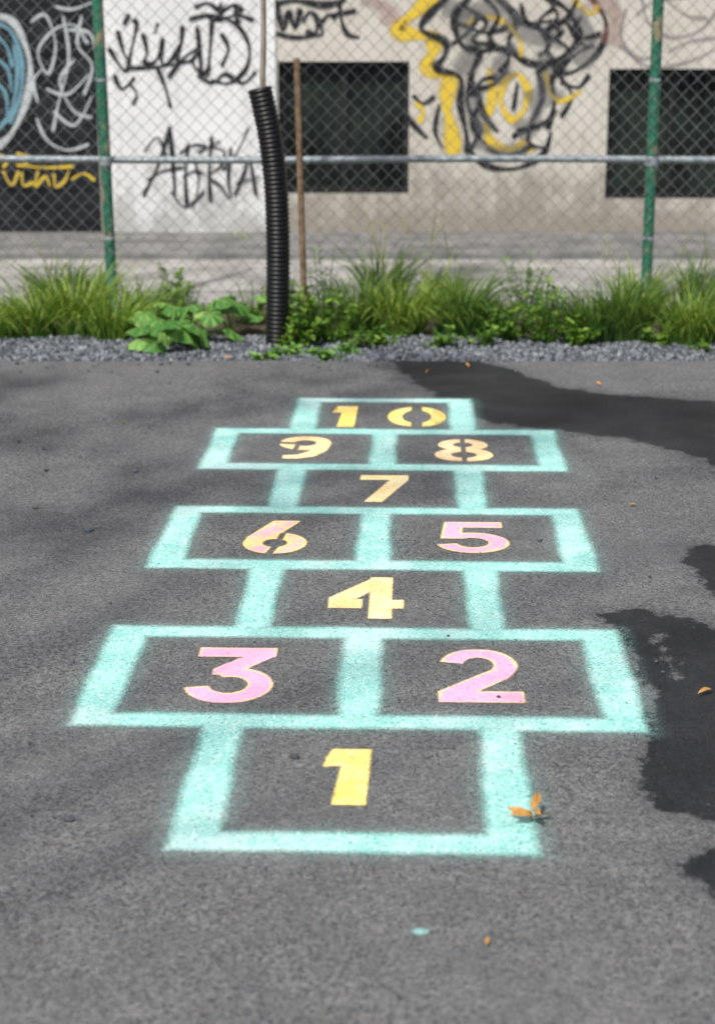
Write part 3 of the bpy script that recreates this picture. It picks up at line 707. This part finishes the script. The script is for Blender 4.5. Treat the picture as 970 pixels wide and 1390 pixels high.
graffiti([
 (10,[(610,-8),(580,20),(572,40),(604,56),(602,76),(592,92),(624,104),(624,140),(632,180),(634,208)]),
 (10,[(640,-8),(616,22),(626,60),(650,70),(640,98),(640,130)]),
 (9,[(640,98),(634,140),(650,176),(640,206),(664,226),(702,228),(736,210),(748,178)]),
 (10,[(668,-8),(700,24),(690,60),(720,86),(760,78),(786,50),(770,14),(740,-6)]),
 (9,[(700,26),(740,40),(776,20)]),(9,[(800,-8),(822,30),(812,70),(780,96),(750,104),(752,140),(742,176)]),
 (8,[(650,70),(684,66),(716,88)]),(9,[(676,104),(650,112),(654,150),(676,180)]),(8,[(728,92),(736,130),(720,168),(694,186)]),
 (7,[(620,30),(660,44),(690,36)]),(7,[(612,60),(634,44),(650,20)]),(7,[(560,128),(574,140),(590,130)]),(8,[(548,150),(562,170),(580,188)]),
 (7,[(760,110),(784,118),(800,100)]),(7,[(752,10),(730,30),(744,60),(730,76)]),(6,[(790,20),(776,44),(800,66)]),(7,[(660,200),(690,210),(724,196)]),
 (6,[(702,110),(696,150)]),(7,[(766,40),(742,62),(756,92)]),(6,[(596,140),(590,176),(600,200)]),
 (6,[(630,8),(660,30),(640,54),(672,60)]),(6,[(706,2),(716,30),(750,28),(760,50)]),(6,[(640,120),(664,116),(690,94)]),(6,[(726,100),(748,84),(776,70)]),(6,[(650,140),(640,170),(660,196)]),(6,[(730,140),(716,190),(740,200)]),(6,[(784,-4),(770,30),(790,50),(816,44)]),
 (7,[(656,-6),(676,20),(664,50),(690,76),(676,98)]),(7,[(740,-8),(756,20),(742,44),(770,66),(748,96)]),(6,[(700,176),(730,170),(756,150)]),(7,[(806,60),(780,74),(760,100),(776,130),(760,160)])
],M_black,8,WW,'bold black outlines of a bubble-letter piece',.95)
graffiti([(21,[(594,-10),(566,14),(538,38),(562,46),(586,50),(588,68),(578,88),(596,98),(610,104),(606,140),(612,176),(616,210)])],M_gyel,15,WW,'thick mustard yellow zigzag band',.95)
graffiti([(14,[(664,92),(668,130),(660,166),(666,192),(690,202),(712,196),(722,206)])],M_gyel,15,WW,'mustard yellow stem of a bubble letter',.9)
graffiti([(12,[(702,98),(684,112),(680,140),(694,162),(710,150),(716,122),(702,98)])],M_gyel,15,WW,'mustard yellow ring of a bubble letter',.85)
graffiti([(9,[(632,34),(654,22),(684,30),(706,56),(704,80)])],M_gyel,15,WW,'mustard yellow arc',.8)
graffiti([(11,[(564,138),(574,150),(568,166)])],M_gyel,15,WW,'mustard yellow dab',.8)
graffiti([(9,[(740,96),(746,126),(764,136),(790,122)])],M_gyel,15,WW,'mustard yellow hook',.8)
graffiti([(9,[(776,-4),(800,18),(812,6)])],M_gyel,15,WW,'mustard yellow streak',.8)
graffiti([(34,[(806,-10),(836,20),(824,60)])],M_gred,20,WW,'faded rust red haze'); graffiti([(24,[(490,-4),(520,10),(535,30)])],M_gred,20,WW,'faded rust red haze')
graffiti([
 [(850,10),(842,50),(870,80),(900,60)],[(870,-5),(880,30),(910,50),(950,40),(975,10)],[(900,-5),(930,20),(960,24)],[(840,60),(880,90),(930,84),(975,64)],[(905,70),(935,56),(975,50)],[(862,20),(890,0),(930,-6)]
],M_haze,5,WW,'faded grey curved scribbles')
graffiti([
 [(40,30),(60,20),(74,60),(64,100),(50,70),(72,40),(100,34),(118,60)],[(84,20),(92,80),(78,140),(70,180)],[(100,80),(80,110),(98,150),(124,160)],[(60,120),(90,128),(120,100)],[(48,160),(62,190),(90,204),(120,196)],[(110,20),(104,60),(124,90),(112,130)],[(50,140),(44,110),(56,94)],[(70,150),(100,170),(124,130)],[(72,8),(96,12),(126,2)],[(90,40),(120,44),(128,70)]
],M_gwhite,4,WD,'pale grey scribbles on the black shutter')
graffiti([(9,[(-6,48),(8,64),(16,92)]),(8,[(-6,78),(10,96),(14,126)]),(8,[(-8,110),(6,128),(8,156)]),(10,[(16,60),(22,100),(14,148),(-4,176)])],M_gblue,9,WD,'pale blue sprayed hatching',.6)
graffiti([(10,[(-10,20),(18,32),(38,80),(36,130),(16,178),(-6,200)])],M_gwhite,8,WD,'white oval outline')
graffiti([(7,[(-8,30),(14,44),(28,86),(26,128),(10,168)])],M_gblue,8,WD,'pale blue oval outline')
graffiti([[(-6,210),(10,215),(2,228)],[(2,232),(14,252),(24,232)],[(28,234),(30,252),(44,248)],[(50,232),(46,254),(60,240),(66,254)],[(72,236),(74,254),(86,246),(92,232)],[(96,244),(112,236),(128,246)],[(20,208),(40,214),(30,224)],[(20,224),(60,228),(100,226)]],M_gyel,5,WD,'yellow scribbled letters',.8)

# ---------------------------------------------------------------- light, sky, camera
W=bpy.data.worlds.new('World'); S.world=W; W.use_nodes=True
nt=W.node_tree; bg=nt.nodes['Background']; sky=nt.nodes.new('ShaderNodeTexSky'); sky.sky_type='NISHITA'; sky.sun_disc=False
sky.sun_elevation=math.radians(EL); sky.sun_rotation=math.radians(AZ); sky.dust_density=4.0; sky.air_density=.8
nt.links.new(sky.outputs[0],bg.inputs[0]); bg.inputs[1].default_value=.15
sd=bpy.data.lights.new('sun','SUN'); sd.energy=4.2; sd.angle=math.radians(1.6); sd.color=(1,.965,.90)
so=bpy.data.objects.new('sun',sd); COL.objects.link(so)
d=Vector((math.sin(math.radians(AZ))*math.cos(math.radians(EL)),math.cos(math.radians(AZ))*math.cos(math.radians(EL)),math.sin(math.radians(EL))))
so.rotation_euler=d.to_track_quat('Z','Y').to_euler(); so.location=(0,0,8)
cd=bpy.data.cameras.new('camera'); co=bpy.data.objects.new('camera',cd); COL.objects.link(co); S.camera=co
co.location=(0,0,H); co.rotation_euler=(math.pi/2-TH,0,0)
cd.sensor_fit='HORIZONTAL'; cd.sensor_width=36; cd.lens=F/970*36; cd.shift_y=-45/970
cd.clip_end=1000; cd.dof.use_dof=True; cd.dof.focus_distance=4.8; cd.dof.aperture_fstop=4.2
